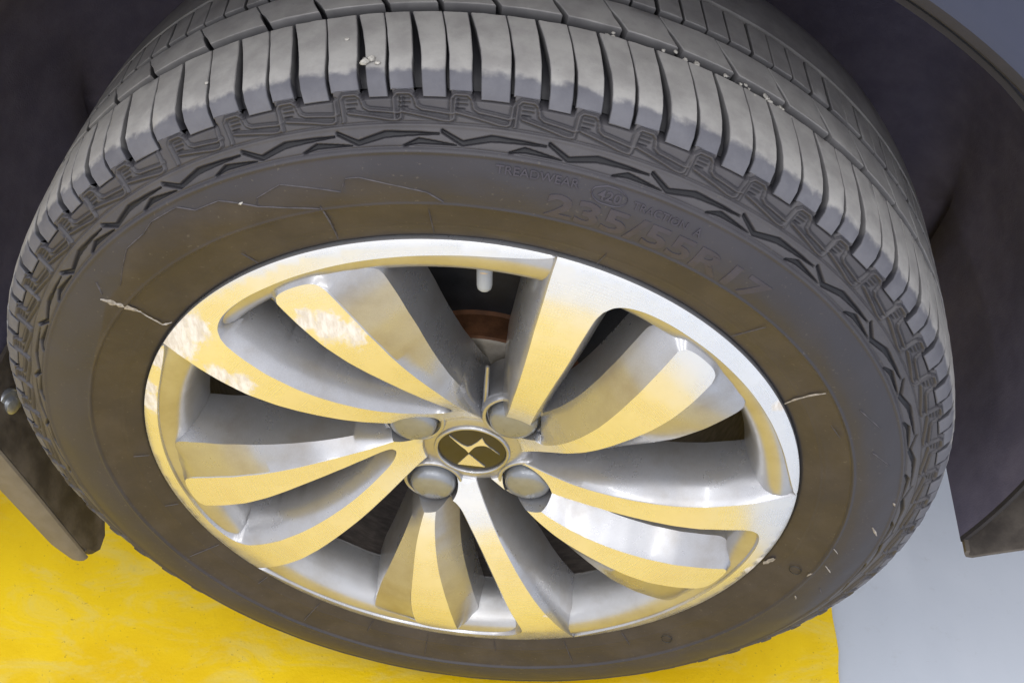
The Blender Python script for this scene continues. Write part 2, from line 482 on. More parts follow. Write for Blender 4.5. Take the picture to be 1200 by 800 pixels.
    # where the brown film, the painted floor reflection and the grey road dust lie
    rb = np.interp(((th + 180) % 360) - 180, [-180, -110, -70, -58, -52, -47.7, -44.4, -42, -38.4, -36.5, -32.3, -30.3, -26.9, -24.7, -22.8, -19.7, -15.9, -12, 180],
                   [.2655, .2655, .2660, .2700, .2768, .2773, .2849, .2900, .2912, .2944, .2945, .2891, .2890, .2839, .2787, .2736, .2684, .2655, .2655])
    dirt_and_bounce = np.clip((rb[None, :] - RR) / 0.0010 + 0.5, 0, 1)
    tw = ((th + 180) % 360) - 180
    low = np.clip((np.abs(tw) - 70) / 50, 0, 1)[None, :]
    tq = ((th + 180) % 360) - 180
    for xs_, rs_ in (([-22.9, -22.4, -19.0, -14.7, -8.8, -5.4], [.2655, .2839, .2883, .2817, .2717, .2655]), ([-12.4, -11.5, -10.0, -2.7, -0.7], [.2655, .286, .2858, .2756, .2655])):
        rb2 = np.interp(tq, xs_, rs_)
        dirt_and_bounce = np.maximum(dirt_and_bounce, 0.6 * np.clip((rb2[None, :] - RR) / 0.0010 + 0.5, 0, 1) * (RR > .2655))
    dirt_and_bounce = np.maximum(dirt_and_bounce, low * 0.30)
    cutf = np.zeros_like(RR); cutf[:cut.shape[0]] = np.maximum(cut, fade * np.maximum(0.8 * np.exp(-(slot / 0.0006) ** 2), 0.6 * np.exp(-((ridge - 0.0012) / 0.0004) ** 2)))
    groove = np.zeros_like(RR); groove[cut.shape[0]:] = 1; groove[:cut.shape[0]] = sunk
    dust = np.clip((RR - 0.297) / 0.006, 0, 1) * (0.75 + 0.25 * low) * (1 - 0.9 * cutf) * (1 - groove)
    for nm, a in (("dirt_and_bounce", dirt_and_bounce * (1 - groove)), ("dust", dust), ("deep", np.maximum(np.maximum(cutf, groove), np.clip((0.2352 - RR) / 0.001, 0, 1)))):
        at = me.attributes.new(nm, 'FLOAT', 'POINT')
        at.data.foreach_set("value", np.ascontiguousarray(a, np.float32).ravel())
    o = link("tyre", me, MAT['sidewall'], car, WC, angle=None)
    return o
tyre = build_tyre()

# ---- tread blocks
def block_mesh(name, s0, s1, thL, thR, depth=0.0075, ns=9, round_=0.0005, smoothpr=None):
    """a block on the tread between profile lengths s0..s1 and the two edge functions of y (degrees)"""
    ss = np.linspace(s0, s1, ns)
    rows = [(s0, depth, 0), (s0, round_, 0), (s0 + round_, 0, 1)] + [(x, 0, 1) for x in ss[1:-1]] + [(s1 - round_, 0, 1), (s1, round_, 0), (s1, depth, 0)]
    V, top = [], []
    for s, dp, t in rows:
        y, r = prof_at(s) if smoothpr is None else smoothpr(s)
        ny, nr = prof_normal(s) if smoothpr is None else (0, 1)
        L, Rr = thL(y), thR(y)
        ins = math.degrees(round_ / 0.335)
        cols = [(L, depth, 0), (L, round_, 0), (L + ins, 0, 1), (L + (Rr - L) * .35, 0, 1), (L + (Rr - L) * .7, 0, 1), (Rr - ins, 0, 1), (Rr, round_, 0), (Rr, depth, 0)]
        for a, d2, t2 in cols:
            d = max(dp, d2)
            ang = math.radians(a)
            rr = r - nr * d + (rng.standard_normal() * 0.00012 if d == 0 else 0); y2 = y - ny * d
            V.append((rr * math.sin(ang), y2, max(rr * math.cos(ang), -HUB + 0.0042)))
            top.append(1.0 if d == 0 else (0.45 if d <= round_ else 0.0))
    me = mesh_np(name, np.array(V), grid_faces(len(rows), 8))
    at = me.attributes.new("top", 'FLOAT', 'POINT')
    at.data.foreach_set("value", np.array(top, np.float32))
    return me

hw_wide = lambda y: np.interp(y, [.006, .017, .03, .05, .0635], [.40, .42, .38, .24, .13])
hw_sipe = lambda y: np.interp(y, [.006, .012, .025, .04, .0635], [.15, .17, .15, .07, .04])
S_TOP = s_of_y(0.0632)
for i, (g0, w) in enumerate(zip(G, GW)):
    mid = g0 + w * (0.50 + 0.03 * math.sin(i * 1.7)); g1 = g0 + w
    sh = groove_shift
    me = block_mesh("tread_block", s_of_r(0.3228), S_TOP, lambda y: g0 + sh(y) + hw_wide(y), lambda y: mid + sh(y) * .9 - hw_sipe(y))
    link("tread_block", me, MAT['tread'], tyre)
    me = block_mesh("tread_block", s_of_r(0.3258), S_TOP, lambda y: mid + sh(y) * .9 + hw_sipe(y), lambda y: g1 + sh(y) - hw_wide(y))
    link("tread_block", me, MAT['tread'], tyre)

# second rib: slanted blocks
def crown(y):
    y = abs(y - 0.102)
    return np.interp(y, [0, .035, .052, .067, .074, .082, .087, .0905, .0955], [.339, .3387, .3382, .3370, .3359, .3345, .3328, .3305, .3265])
for i, (g0, w) in enumerate(zip(G, GW)):
    g0 = g0 + 1.3
    skew = lambda y: -(y - 0.070) * 95
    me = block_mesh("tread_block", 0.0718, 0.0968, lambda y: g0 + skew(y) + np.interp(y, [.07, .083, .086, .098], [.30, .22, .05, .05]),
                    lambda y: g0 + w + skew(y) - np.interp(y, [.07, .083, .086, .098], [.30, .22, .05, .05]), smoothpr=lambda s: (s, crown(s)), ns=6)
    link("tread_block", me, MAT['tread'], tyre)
# third rib: small near-square blocks, one by one over the upper half
pitch = 2.62
k = 0
a = -95.0
while a < 95:
    j = 0.10 * rng.standard_normal()
    me = block_mesh("tread_block", 0.1030, 0.1330, lambda y: a + j - (y - .118) * 25 + .13, lambda y: a + j + pitch - (y - .118) * 25 - .13, smoothpr=lambda s: (s, crown(s)), ns=4, depth=.006)
    link("tread_block", me, MAT['tread'], tyre)
    a += pitch
def rib_arc(name, y0, y1, a0, a1, n):
    ys = np.linspace(y0, y1, 10)
    prof = [(y0, crown(y0) - .006)] + [(y, crown(y)) for y in ys] + [(y1, crown(y1) - .008)]
    th = np.radians(np.linspace(a0, a1, n))
    p = np.array(prof)
    V = np.stack([p[:, 1][:, None] * np.sin(th), np.repeat(p[:, 0][:, None], n, 1), np.maximum(p[:, 1][:, None] * np.cos(th), -HUB + .0042)], -1).reshape(-1, 3)
    me = mesh_np(name, V, grid_faces(len(prof), n))
    at = me.attributes.new("top", 'FLOAT', 'POINT')
    at.data.foreach_set("value", np.ones(len(V), np.float32))
    return link(name, me, MAT['tread'], tyre)
rib_arc("tread_rib", 0.1030, 0.1330, a, 265, 140)
rib_arc("tread_rib", 0.1368, 0.1975, -180, 180, 361)

# ---- marks on the sidewall (degrees, radius) -> ribbons that lie on the rubber
def surf(deg, r, lift=0.0003):
    s = s_of_r(r); y, rr = prof_at(s); ny, nr = prof_normal(s)
    rr = rr + nr * lift; y = y + ny * lift
    a_ = math.radians(deg)
    return Vector((rr * math.sin(a_), float(y), rr * math.cos(a_)))
def ribbon(name, pts, width, mat, jit=0.25, parent=tyre, lift=0.0007, step=0.002):
    P = smooth_path([surf(d, r, lift) for d, r in pts], step) if len(pts) > 2 else np.linspace(surf(*pts[0], lift), surf(*pts[1], lift), max(3, int(0.5 + np.linalg.norm(np.array(surf(*pts[0])) - np.array(surf(*pts[1]))) / step)))
    n = len(P)
    V, F = [], []
    for i in range(n):
        t = P[min(i + 1, n - 1)] - P[max(i - 1, 0)]
        t = t / (np.linalg.norm(t) + 1e-9)
        nn = np.cross(t, (0, 1, 0)); nn /= np.linalg.norm(nn) + 1e-9
        e = min(i, n - 1 - i) / max(1, n - 1) * 2
        w = width * .5 * (0.35 + 0.65 * min(1, e * 2.2)) * (1 + jit * rng.standard_normal())
        c = P[i]
        V += [c - nn * w + np.array((0, .0005, 0)), c + np.array((0, -.0001, 0)), c + nn * w + np.array((0, .0005, 0))]
    for i in range(n - 1):
        for k_ in (0, 1):
            b = i * 3 + k_
            F.append((b, b + 1, b + 4, b + 3))
    me = bpy.data.meshes.new(name)
    me.from_pydata([tuple(map(float, v)) for v in V], [], F)
    return link(name, me, mat, parent)

# ---- lettering round the sidewall
def arc_text(txt, deg_c, r_base, height, width_deg, mat, lift=0.00055, bold=0.0, up_out=True):
    cu = bpy.data.curves.new("lettering", 'FONT')
    cu.body = txt
    cu.size = 1.0
    cu.offset = bold
    cu.extrude = 0.02
    cu.resolution_u = 3
    tmp = bpy.data.objects.new("lettering_source", cu)
    COL.objects.link(tmp)
    dg = bpy.context.evaluated_depsgraph_get()
    me = bpy.data.meshes.new_from_object(tmp.evaluated_get(dg))
    bpy.data.objects.remove(tmp); bpy.data.curves.remove(cu)
    bm = bmesh.new(); bm.from_mesh(me)
    bmesh.ops.triangulate(bm, faces=bm.faces)
    bmesh.ops.subdivide_edges(bm, edges=[e for e in bm.edges if e.calc_length() > 0.25], cuts=2)
    bm.to_mesh(me); bm.free()
    co = np.array([v.co for v in me.vertices])
    x0, x1 = co[:, 0].min(), co[:, 0].max(); y0, y1 = 0.0, co[:, 1].max()
    for v in me.vertices:
        u = (v.co.x - x0) / (x1 - x0) - 0.5
        w = (v.co.y - y0) / (y1 - y0)
        q = surf(deg_c + u * width_deg, r_base + w * height, lift if v.co.z > 0 else -0.0004)
        v.co = q
    me.materials.clear()
    return link("lettering", me, mat, tyre, angle=40)
arc_text("235/55R17", 24.9, 0.2700, 0.0150, 28.5, MAT['lettering'], bold=0.025, lift=0.0004)
arc_text("TREADWEAR", 9.1, 0.2905, 0.0046, 8.8, MAT['lettering'], lift=0.0007, bold=0.012)
arc_text("420", 16.9, 0.2885, 0.0050, 2.6, MAT['lettering'], lift=0.0007, bold=0.015)
arc_text("TRACTION", 22.8, 0.2885, 0.0042, 6.4, MAT['lettering'], lift=0.0006, bold=0.008)
arc_text("A", 27.4, 0.2880, 0.0046, 0.9, MAT['lettering'], lift=0.0008, bold=0.01)
def ring_mark(deg, r, a, b, wd=0.0006, mat=None):
    pts = [(deg + math.degrees(a * math.cos(t) / r), r + b * math.sin(t)) for t in np.linspace(0, 2 * math.pi, 25)]
    ribbon("lettering", pts, wd, mat or MAT['lettering'], 0.02, lift=0.0007, step=0.0012)
ring_mark(16.9, 0.2910, 0.0100, 0.0048, 0.0009)
ring_mark(106, 0.2560, 0.0042, 0.0042, 0.0008, MAT['rubberdark'])
ring_mark(140, 0.2530, 0.0042, 0.0042, 0.0008, MAT['rubberdark'])

# ---- scuffs, dried water lines and dashes
L_ = 'scuff_mark'
ribbon(L_, [(-52.0, .2808), (-51.3, .2698), (-51.3, .2564)], .0034, MAT['scuff'], .35)
ribbon(L_, [(-51.3, .2564), (-51.8, .2519), (-52.4, .2440), (-52.9, .2395), (-51.9, .2360)], .0014, MAT['scuff'], .3)
ribbon(L_, [(-15.7, .2704), (-15.9, .2571), (-16.6, .2392)], .0012, MAT['mark'], .3)
ribbon(L_, [(61.8, .2345), (60.4, .2430), (60.2, .2449), (59.6, .2538), (59.2, .264)], .0016, MAT['scuff'], .4)
F1 = [(-47.7, .2773), (-44.4, .2849), (-42.0, .2900), (-38.4, .2912), (-36.5, .2944), (-32.3, .2945), (-30.3, .2891), (-26.9, .2890), (-24.7, .2839), (-22.8, .2787), (-19.7, .2736), (-15.9, .2684)]
F2 = [(-22.9, .2800), (-22.4, .2839), (-19.0, .2883), (-14.7, .2817), (-12.5, .2779)]
F3 = [(-12.3, .2795), (-11.5, .2860), (-10.0, .2858), (-2.7, .2756), (-0.9, .2690)]
for F_ in (F1, F2, F3):
    for a_, b_ in zip(F_[:-1], F_[1:]):
        ribbon('water_mark', [a_, b_], .0008, MAT['mark'], .2, lift=.0006)
for a_, b_, w_ in (((63.7, .2782), (68.4, .2868), .0007), ((72.9, .279), (76.5, .2893), .0008), ((85.3, .2953), (86.4, .2980), .0015), ((90.5, .2864), (93.1, .2931), .0014), ((97, .2681), (98, .2729), .0012),
                   ((101.8, .2704), (103.2, .2773), .0012), ((106, .2653), (104.7, .2669), .0016), ((111.8, .2706), (112.6, .2737), .0014), ((108, .2802), (109.3, .2855), .0010), ((108.7, .2363), (105.8, .2393), .0050),
                   ((-51.1, .2815), (-49.9, .2888), .0008), ((66.5, .2581), (69.5, .2614), .0008)):
    ribbon(L_, [a_, b_], w_, MAT['scuff'] if w_ > .001 else MAT['mark'], .3)
for d_, r0_, r1_, dd_ in ((-90.4, .236, .246, .6), (-105.4, .236, .245, .8), (-119.6, .2365, .262, .9), (-133, .2365, .246, .3), (-146, .237, .262, .4), (-158, .2365, .250, .2), (-170, .237, .262, -.2), (-184, .2365, .247, -.3), (-199, .237, .262, -.3), (-212, .2365, .25, -.2),
                          (-30.5, .2365, .25, 0), (-3, .2365, .262, .1), (20, .2365, .25, .1), (44, .2365, .262, -.1)):
    ribbon('mould_seam', [(d_, r0_), (d_ + dd_, r1_)], .0006, MAT['mark'], .1, lift=.0004)

# dried mud squeezed out of the tread
def crumb(deg, y, r, size):
    bm = bmesh.new()
    bmesh.ops.create_icosphere(bm, subdivisions=2, radius=size)
    for v in bm.verts:
        v.co *= 1 + .35 * rng.standard_normal() * .6
        v.co.z *= .5
    a_ = math.radians(deg)
    bmesh.ops.rotate(bm, verts=bm.verts, matrix=Matrix.Rotation(a_, 3, 'Y'))
    bmesh.ops.translate(bm, verts=bm.verts, vec=(r * math.sin(a_), y, r * math.cos(a_)))
    me = bpy.data.meshes.new('dried_mud'); bm.to_mesh(me); bm.free()
    link('dried_mud', me, MAT['mud'], tyre, angle=None)
crumb(-8.2, .0205, .3355, .0026); crumb(-7.6, .0225, .3358, .0020); crumb(-7.0, .0195, .3350, .0013); crumb(-10.4, .040, .3378, .0012); crumb(-24.6, .0300, .3365, .0011)
crumb(-24.6, float(prof_at(s_of_r(.2838))[0]), .2838, .0013)
for q in range(26):
    d_ = rng.choice([13.5, 19.5, 22.0, 25.5, 27.5, 30.0, 32.5]) + .5 * rng.standard_normal()
    crumb(d_, .0645 + .0022 * rng.standard_normal(), .3375, .0009 + .0011 * rng.random())

# ------------------------------------------------------------------ rim
KN = np.array([.0, .030, .045, .06, .075, .09, .105, .12, .135, .15, .17, .19, .205, .22, .232, .24])
KV = np.array([.0285, .0280, .0205, .0125, .0050, -.001, -.0058, -.0096, -.0125, -.0145, -.0152, -.0132, -.0106, -.0068, -.0034, -.001])
_xs = np.linspace(0, .24, 481); _F = np.interp(_xs, KN, KV)
for _ in range(40):
    _F[1:-1] = (_F[:-2] + 2 * _F[1:-1] + _F[2:]) / 4
def FACE(r):
    return np.interp(r, _xs, _F)

rim_me = lathe("rim", [(-0.0010, 0.2300), (0.0015, 0.2312), (0.004, 0.2314), (0.012, 0.2290), (0.012, 0.2220), (0.03, 0.2190), (0.06, 0.2120), (0.19, 0.2140), (0.192, 0.2080), (0.185, 0.2060),
                       (0.11, 0.2050), (0.060, 0.2045), (0.0395, 0.2040), (0.0385, 0.1990), (0.036, 0.1972), (0.028, 0.1978), (0.016, 0.2005), (0.0095, 0.2030), (0.0035, 0.2052), (0.0002, 0.2078), (-0.0028, 0.2110), (-0.0046, 0.2160), (-0.0048, 0.2210), (-0.0036, 0.2255), (-0.0020, 0.2285), (-0.0010, 0.2300)], 220)
fix_normals(rim_me)
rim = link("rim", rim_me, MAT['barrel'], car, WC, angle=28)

LUGS = [(0.052, 36.5 + 90 * k) for k in range(4)]
LEV = {
    'ccw': [(0, 0), (.0006, .0006), (.0035, .0055), (.0090, .0190), (.0120, .048)],
    'ring': [(0, 0), (.0004, .0003), (.0007, .0010), (.0008, .0025), (.0008, .0050)],
    'cr': [(0, 0), (.0005, .0005), (.0014, .0022), (.0022, .0045), (.0028, .0090)],
    'cw': [(0, 0), (.0006, .0006), (.0040, .0060), (.0110, .0200), (.0140, .0450)],
    'hub': [(0, 0), (.0006, .0006), (.0022, .0030), (.0030, .0100), (.0030, .0200)],
    'seam': [(0, 0), (0, .0006), (0, .006), (0, .020), (0, .045)],
    'bccw': [(0, 0), (.0006, .0006), (.0050, .0050), (.0170, .0190), (.0200, .0450)],
    'end': [(0, 0), (.0006, .0008), (.0028, .0045), (.0048, .0070), (.0060, .0120)],
}
def lev(cls, r):
    if cls == 'bcw':
        w = np.interp(r, [.03, .05, .06, .10, .15, .20, .22], [.002, .003, .004, .0105, .024, .036, .038])
        dp = np.interp(r, [.05, .10, .15, .20], [.012, .010, .0085, .0075])
        return [(0, 0), (.0006, .0006), (.0006 + w * .45, dp * .45), (w, dp), (w + .0045, .0500)]
    if cls == 'ccw':
        q = float(np.interp(r, [.04, .06, .13], [.45, .5, 1.0]))
        return [(a_ * q if i_ > 1 else a_, b_) for i_, (a_, b_) in enumerate(LEV[cls])]
    return LEV[cls]

A_ccw = [(.042, 31), (.05, 28), (.06, 25.3), (.08, 21.5), (.1, 19), (.12, 17.5), (.14, 16.4), (.16, 15.6), (.18, 15.0), (.2, 14.7), (.22, 14.5), (.2320, 14.5)]
A_cr = [(.2318, 86.2), (.2300, 85.2), (.2275, 82.8), (.2250, 78.5), (.2232, 72), (.2220, 64), (.2212, 55), (.2206, 46), (.2202, 38), (.2196, 32.5), (.2178, 28.6), (.2140, 26.0), (.2080, 24.6)]
A_cw = [(.2080, 24.6), (.2, 24.1), (.18, 24.2), (.16, 24.8), (.14, 25.6), (.12, 27.1), (.1, 29.6), (.09, 31.6), (.08, 34.4), (.07, 38.4), (.062, 43), (.057, 48.5), (.055, 54), (.0550, 58)]
B_cw = [(.037, 86), (.041, 81.5), (.047, 76.5), (.056, 71.6), (.065, 68.4), (.08, 65), (.095, 62.2), (.11, 59.6), (.125, 57.4), (.145, 55.2), (.16, 53.9), (.18, 52.1), (.195, 50.7), (.2065, 49.6)]
B_end = [(.2065, 49.6), (.2115, 48.6), (.2138, 47.0), (.2143, 44.5), (.2140, 42.2), (.2125, 40.5), (.2085, 39.8)]
B_ccw = [(.2085, 39.8), (.2, 40.2), (.18, 41.3), (.16, 42.9), (.14, 45.2), (.12, 48.3), (.1, 52.0), (.09, 54.2), (.08, 56.8), (.07, 59.6), (.063, 61.5), (.058, 61.6), (.0550, 58)]

def outline(parts, step=0.0022):
    pts, cls = [], []
    for name, pl in parts:
        P = np.array([pol(r, d) for r, d in pl])
        q = smooth_path(P, step) if len(pl) > 2 else np.linspace(P[0], P[1], max(2, int(np.linalg.norm(P[1] - P[0]) / step) + 1))
        pts += list(q[:-1]); cls += [name] * (len(q) - 1)
    return np.array(pts), cls
arc = lambda r, a, b, n=12: [(r, x) for x in np.linspace(a, b, n)]
OUT_A = outline([('ccw', [(.037, 33.0)] + A_ccw), ('ring', arc(.232, 14.5, 86.2, 40)), ('cr', A_cr), ('cw', A_cw), ('seam', [(.055, 58), (.037, 58)]), ('hub', arc(.037, 58, 33.0))])
OUT_B = outline([('hub', arc(.037, 58, 86)), ('bcw', B_cw), ('end', B_end), ('bccw', B_ccw), ('seam', [(.055, 58), (.037, 58)])])

def spoke_mesh(out, rot):
    P, cls = out
    n = len(P)
    area = 0.5 * np.sum(P[:, 0] * np.roll(P[:, 1], -1) - np.roll(P[:, 0], -1) * P[:, 1])
    sgn = 1 if area > 0 else -1
    T = np.roll(P, -1, 0) - np.roll(P, 1, 0)
    T /= np.linalg.norm(T, axis=1, keepdims=True)
    Nn = np.stack([T[:, 1], -T[:, 0]], 1) * sgn                     # outward
    r = np.hypot(P[:, 0], P[:, 1])
    Lv = np.array([lev(c, rr) for c, rr in zip(cls, r)])            # n x 5 x 2
    # blend the wall shapes where two kinds of edge meet
    w = np.exp(-(np.arange(-6, 7) / 3.0) ** 2); w /= w.sum()
    seam = np.array([c == 'seam' for c in cls]); ring = np.array([c == 'ring' for c in cls])
    sm = sum(np.roll(Lv, k, 0) * wt for k, wt in zip(range(-6, 7), w))
    keep = seam | ring
    Lv = np.where(keep[:, None, None], Lv, sm)
    ca, sa = math.cos(math.radians(rot)), math.sin(math.radians(rot))
    R2 = lambda x, z: (x * ca + z * sa, z * ca - x * sa)            # clockwise from outside
    # machined face
    lo, hi = P.min(0), P.max(0)
    gx = np.arange(lo[0], hi[0], .0055); gz = np.arange(lo[1], hi[1], .0055)
    cand = [(x + (.00275 if j % 2 else 0), z) for j, z in enumerate(gz) for x in gx]
    inner = []
    for c in cand:
        d = np.hypot(P[:, 0] - c[0], P[:, 1] - c[1]).min()
        if d > .0022: inner.append(c)
    allp = [Vector(p) for p in P] + [Vector(c) for c in inner]
    edges = [(i, (i + 1) % n) for i in range(n)]
    vo, eo, fo, *_ = delaunay_2d_cdt(allp, edges, [], 1, 1e-7)
    bm = bmesh.new()
    vs = []
    for p in vo:
        x, z = R2(p.x, p.y)
        vs.append(bm.verts.new((x, float(FACE(math.hypot(p.x, p.y))), z)))
    for f in fo:
        try: bm.faces.new([vs[i] for i in f])
        except ValueError: pass
    def ring_verts(k):
        res = []
        for i in range(n):
            q = P[i] + Nn[i] * Lv[i, k, 0]
            x, z = R2(*q)
            res.append(bm.verts.new((x, float(FACE(r[i])) + Lv[i, k, 1], z)))
        return res
    rings = [ring_verts(k) for k in range(5)]
    for a_, b_ in zip(rings[:-1], rings[1:]):
        for i in range(n):
            j = (i + 1) % n
            bm.faces.new((a_[i], a_[j], b_[j], b_[i]))
    bm.faces.new(rings[-1])
    bmesh.ops.remove_doubles(bm, verts=bm.verts, dist=1e-5)
    bmesh.ops.triangulate(bm, faces=[f for f in bm.faces if len(f.verts) > 4])
    bmesh.ops.recalc_face_normals(bm, faces=bm.faces)
    me = bpy.data.meshes.new("spoke")
    bm.to_mesh(me); bm.free()
    return me

def cut_pockets(me, near):
    """bore the lug pockets through a solid"""
    for rho, ang in near:
        x, z = pol(rho, ang)
        bm = bmesh.new()
        bmesh.ops.create_cone(bm, cap_ends=True, segments=56, radius1=.0194, radius2=.0206, depth=.09)
        bmesh.ops.rotate(bm, verts=bm.verts, matrix=Matrix.Rotation(math.radians(90), 3, 'X'))
        bmesh.ops.translate(bm, verts=bm.verts, vec=(x, .034 - .045, z))
        cm = bpy.data.meshes.new("cutter"); bm.to_mesh(cm); bm.free()
        a_ = bpy.data.objects.new("cut_a", me); b_ = bpy.data.objects.new("cut_b", cm)
        COL.objects.link(a_); COL.objects.link(b_)
        md = a_.modifiers.new("b", 'BOOLEAN'); md.object = b_; md.operation = 'DIFFERENCE'; md.solver = 'EXACT'
        dg = bpy.context.evaluated_depsgraph_get()
        new = bpy.data.meshes.new_from_object(a_.evaluated_get(dg))
        bpy.data.objects.remove(a_); bpy.data.objects.remove(b_); bpy.data.meshes.remove(cm)
        if len(new.polygons) > 50: me = new
    return me

def finish_spoke(me, name):
    me.materials.clear()
    me.materials.append(MAT['machined']); me.materials.append(MAT['painted'])
    idx = []
    for p in me.polygons:
        ok = all(abs(me.vertices[v].co.y - FACE(math.hypot(me.vertices[v].co.x, me.vertices[v].co.z))) < .00025 for v in p.vertices)
        idx.append(0 if ok and abs(p.normal.y) > .5 else 1)
    me.polygons.foreach_set("material_index", idx)
    return link(name, me, [], rim, angle=26)

for k in range(5):
    for out, (a0, a1) in ((OUT_A, (14, 60)), (OUT_B, (38, 88))):
        me = spoke_mesh(out, 72 * k)
        near = []
        P = out[0]
        for rho, ang in LUGS:
            c = np.array(pol(rho, ang - 72 * k))
            if np.hypot(P[:, 0] - c[0], P[:, 1] - c[1]).min() < .030: near.append((rho, ang))
        me = cut_pockets(me, near)
        finish_spoke(me, "spoke")

hub_me = lathe("hub", [(.0320, .0002), (.0320, .0258), (.0270, .0262), (.0245, .0285), (.0250, .0330), (.0268, .0380), (.0320, .0450), (.0420, .0500), (.0600, .0500), (.0860, .0500), (.0860, .0002), (.0320, .0002)], 120)
fix_normals(hub_me)
hub_me = cut_pockets(hub_me, LUGS)
hub_me.materials.clear()
hub = link("hub", hub_me, MAT['painted'], rim, angle=30)

cap_me = lathe("centre_cap", [(.0236, .0001), (.0236, .010), (.0240, .0200), (.0246, .0249), (.031, .0250), (.031, .0001)], 96)
fix_normals(cap_me)
cap = link("centre_cap", cap_me, MAT['cap'], car, WC)
ring_me = lathe("cap_ring", [(.0238, .0252), (.0226, .0256), (.0222, .0266), (.0226, .0276), (.0240, .0283), (.030, .0284), (.030, .0252), (.0238, .0252)], 96)
fix_normals(ring_me)
link("cap_ring", ring_me, MAT['capring'], cap, angle=50)
def prism(name, pts, y0, y1, mat, parent):
    bm = bmesh.new()
    a_ = [bm.verts.new((x, y0, z)) for x, z in pts]
    b_ = [bm.verts.new((x, y1, z)) for x, z in pts]
    n = len(pts)
    bm.faces.new(a_); bm.faces.new(b_[::-1])
    for i in range(n):
        bm.faces.new((a_[i], b_[i], b_[(i + 1) % n], a_[(i + 1) % n]))
    bmesh.ops.triangulate(bm, faces=[f for f in bm.faces if len(f.verts) > 4])
    bmesh.ops.recalc_face_normals(bm, faces=bm.faces)
    me = bpy.data.meshes.new(name); bm.to_mesh(me); bm.free()
    return link(name, me, mat, parent, smooth=False)
e_ = lambda px, py: ((px - 577) / 212 * .0262, -(py - 321) / 128 * .0262)
swoosh = smooth_path([e_(445, 240), e_(480, 263), e_(520, 286), e_(552, 296)], .002).tolist() + smooth_path([e_(575, 288), e_(612, 264), e_(640, 240)], .002).tolist() \
    + smooth_path([e_(656, 268), e_(690, 296), e_(742, 330)], .002).tolist() + smooth_path([e_(700, 300), e_(655, 283), e_(600, 292), e_(556, 331)], .002).tolist() \
    + smooth_path([e_(538, 312), e_(500, 286), e_(452, 248)], .002).tolist()
prism("emblem", swoosh, .0230, .0240, MAT['chrome'], cap)
prism("emblem", [e_(557, 338), e_(652, 409), e_(486, 404)], .0230, .0240, MAT['chrome'], cap)

# lug nuts
lug_me = lathe("lug_nut", [(.0152, .0001), (.0153, .0060), (.0158, .0108), (.0170, .0144), (.0190, .0166), (.0216, .0174), (.0270, .0177), (.0300, .0180), (.0305, .0199), (.0345, .0199), (.0345, .0001)], 48)
fix_normals(lug_me)
seat_me = lathe("lug_seat", [(.060, .0206), (.030, .0198), (.0242, .0197), (.0232, .0202), (.0228, .0212), (.0232, .0224), (.0250, .0236), (.032, .0246), (.060, .0246), (.060, .0206)], 56)
fix_normals(seat_me)
for i, (rho, ang) in enumerate(LUGS):
    x, z = pol(rho, ang)
    link("lug_seat", seat_me, MAT['painted'], rim, (x, 0, z), smooth=(i == 0))
    link("lug_nut", lug_me, MAT['lug'], car, (x, 0, z + HUB), smooth=(i == 0))

# valve
def tube(name, p0, p1, radii, mat, parent, seg=24):
    p0, p1 = Vector(p0), Vector(p1)
    d = (p1 - p0); L = d.length; d.normalize()
    u = d.orthogonal().normalized(); v = d.cross(u)
    V, F = [], []
    for t, rr in radii:
        for k_ in range(seg):
            a_ = 2 * math.pi * k_ / seg
            V.append(tuple(p0 + d * L * t + (u * math.cos(a_) + v * math.sin(a_)) * rr))
    for i in range(len(radii) - 1):
        for k_ in range(seg):
            F.append((i * seg + k_, i * seg + (k_ + 1) % seg, (i + 1) * seg + (k_ + 1) % seg, (i + 1) * seg + k_))
    me = bpy.data.meshes.new(name); me.from_pydata(V, [], F)
    fix_normals(me)
    return link(name, me, mat, parent, angle=40)
vs_ = tube("valve_stem", (.0125, .0300, .2060), (.0125, .0225, .1850), [(0, .0001), (0, .0062), (.42, .0060), (.46, .0066), (.60, .0066), (.62, .0045), (1, .0045), (1, .0001)], MAT['brass'], car)
vs_.location = WC
tube("valve_cap", (.0125, .0245, .1905), (.0125, .0200, .1715), [(0, .0001), (0, .0046), (.05, .0051), (.8, .0049), (.93, .0044), (1, .003), (1, .0001)], MAT['valve'], vs_)

tube('casting_highlight', (.0118, .0330, .0860), (.0098, .0290, .0470), [(0, .0001), (.02, .0016), (.98, .0022), (1, .0001)], MAT['capring'], rim, 12)  # thin bright tube added in place of a highlight on the casting edge
# brake disc behind the spokes
dm = lathe("brake_disc", [(.066, .0001), (.066, .072), (.067, .0752), (.0685, .0766), (.072, .0766), (.0895, .0766), (.0915, .0790), (.0915, .139), (.0925, .140), (.112, .140), (.113, .139), (.113, .0001)], 140)
fix_normals(dm)
dm.materials.append(MAT['iron']); dm.materials.append(MAT['rust']); dm.materials.append(MAT['face'])
disc = link("brake_disc", dm, [], car, WC, angle=30)
dm.polygons.foreach_set("material_index", [1 if (.0665 < p.center.y < .0910 and math.hypot(p.center.x, p.center.z) > .0745) else (2 if p.center.y < .07 else 0) for p in dm.polygons])

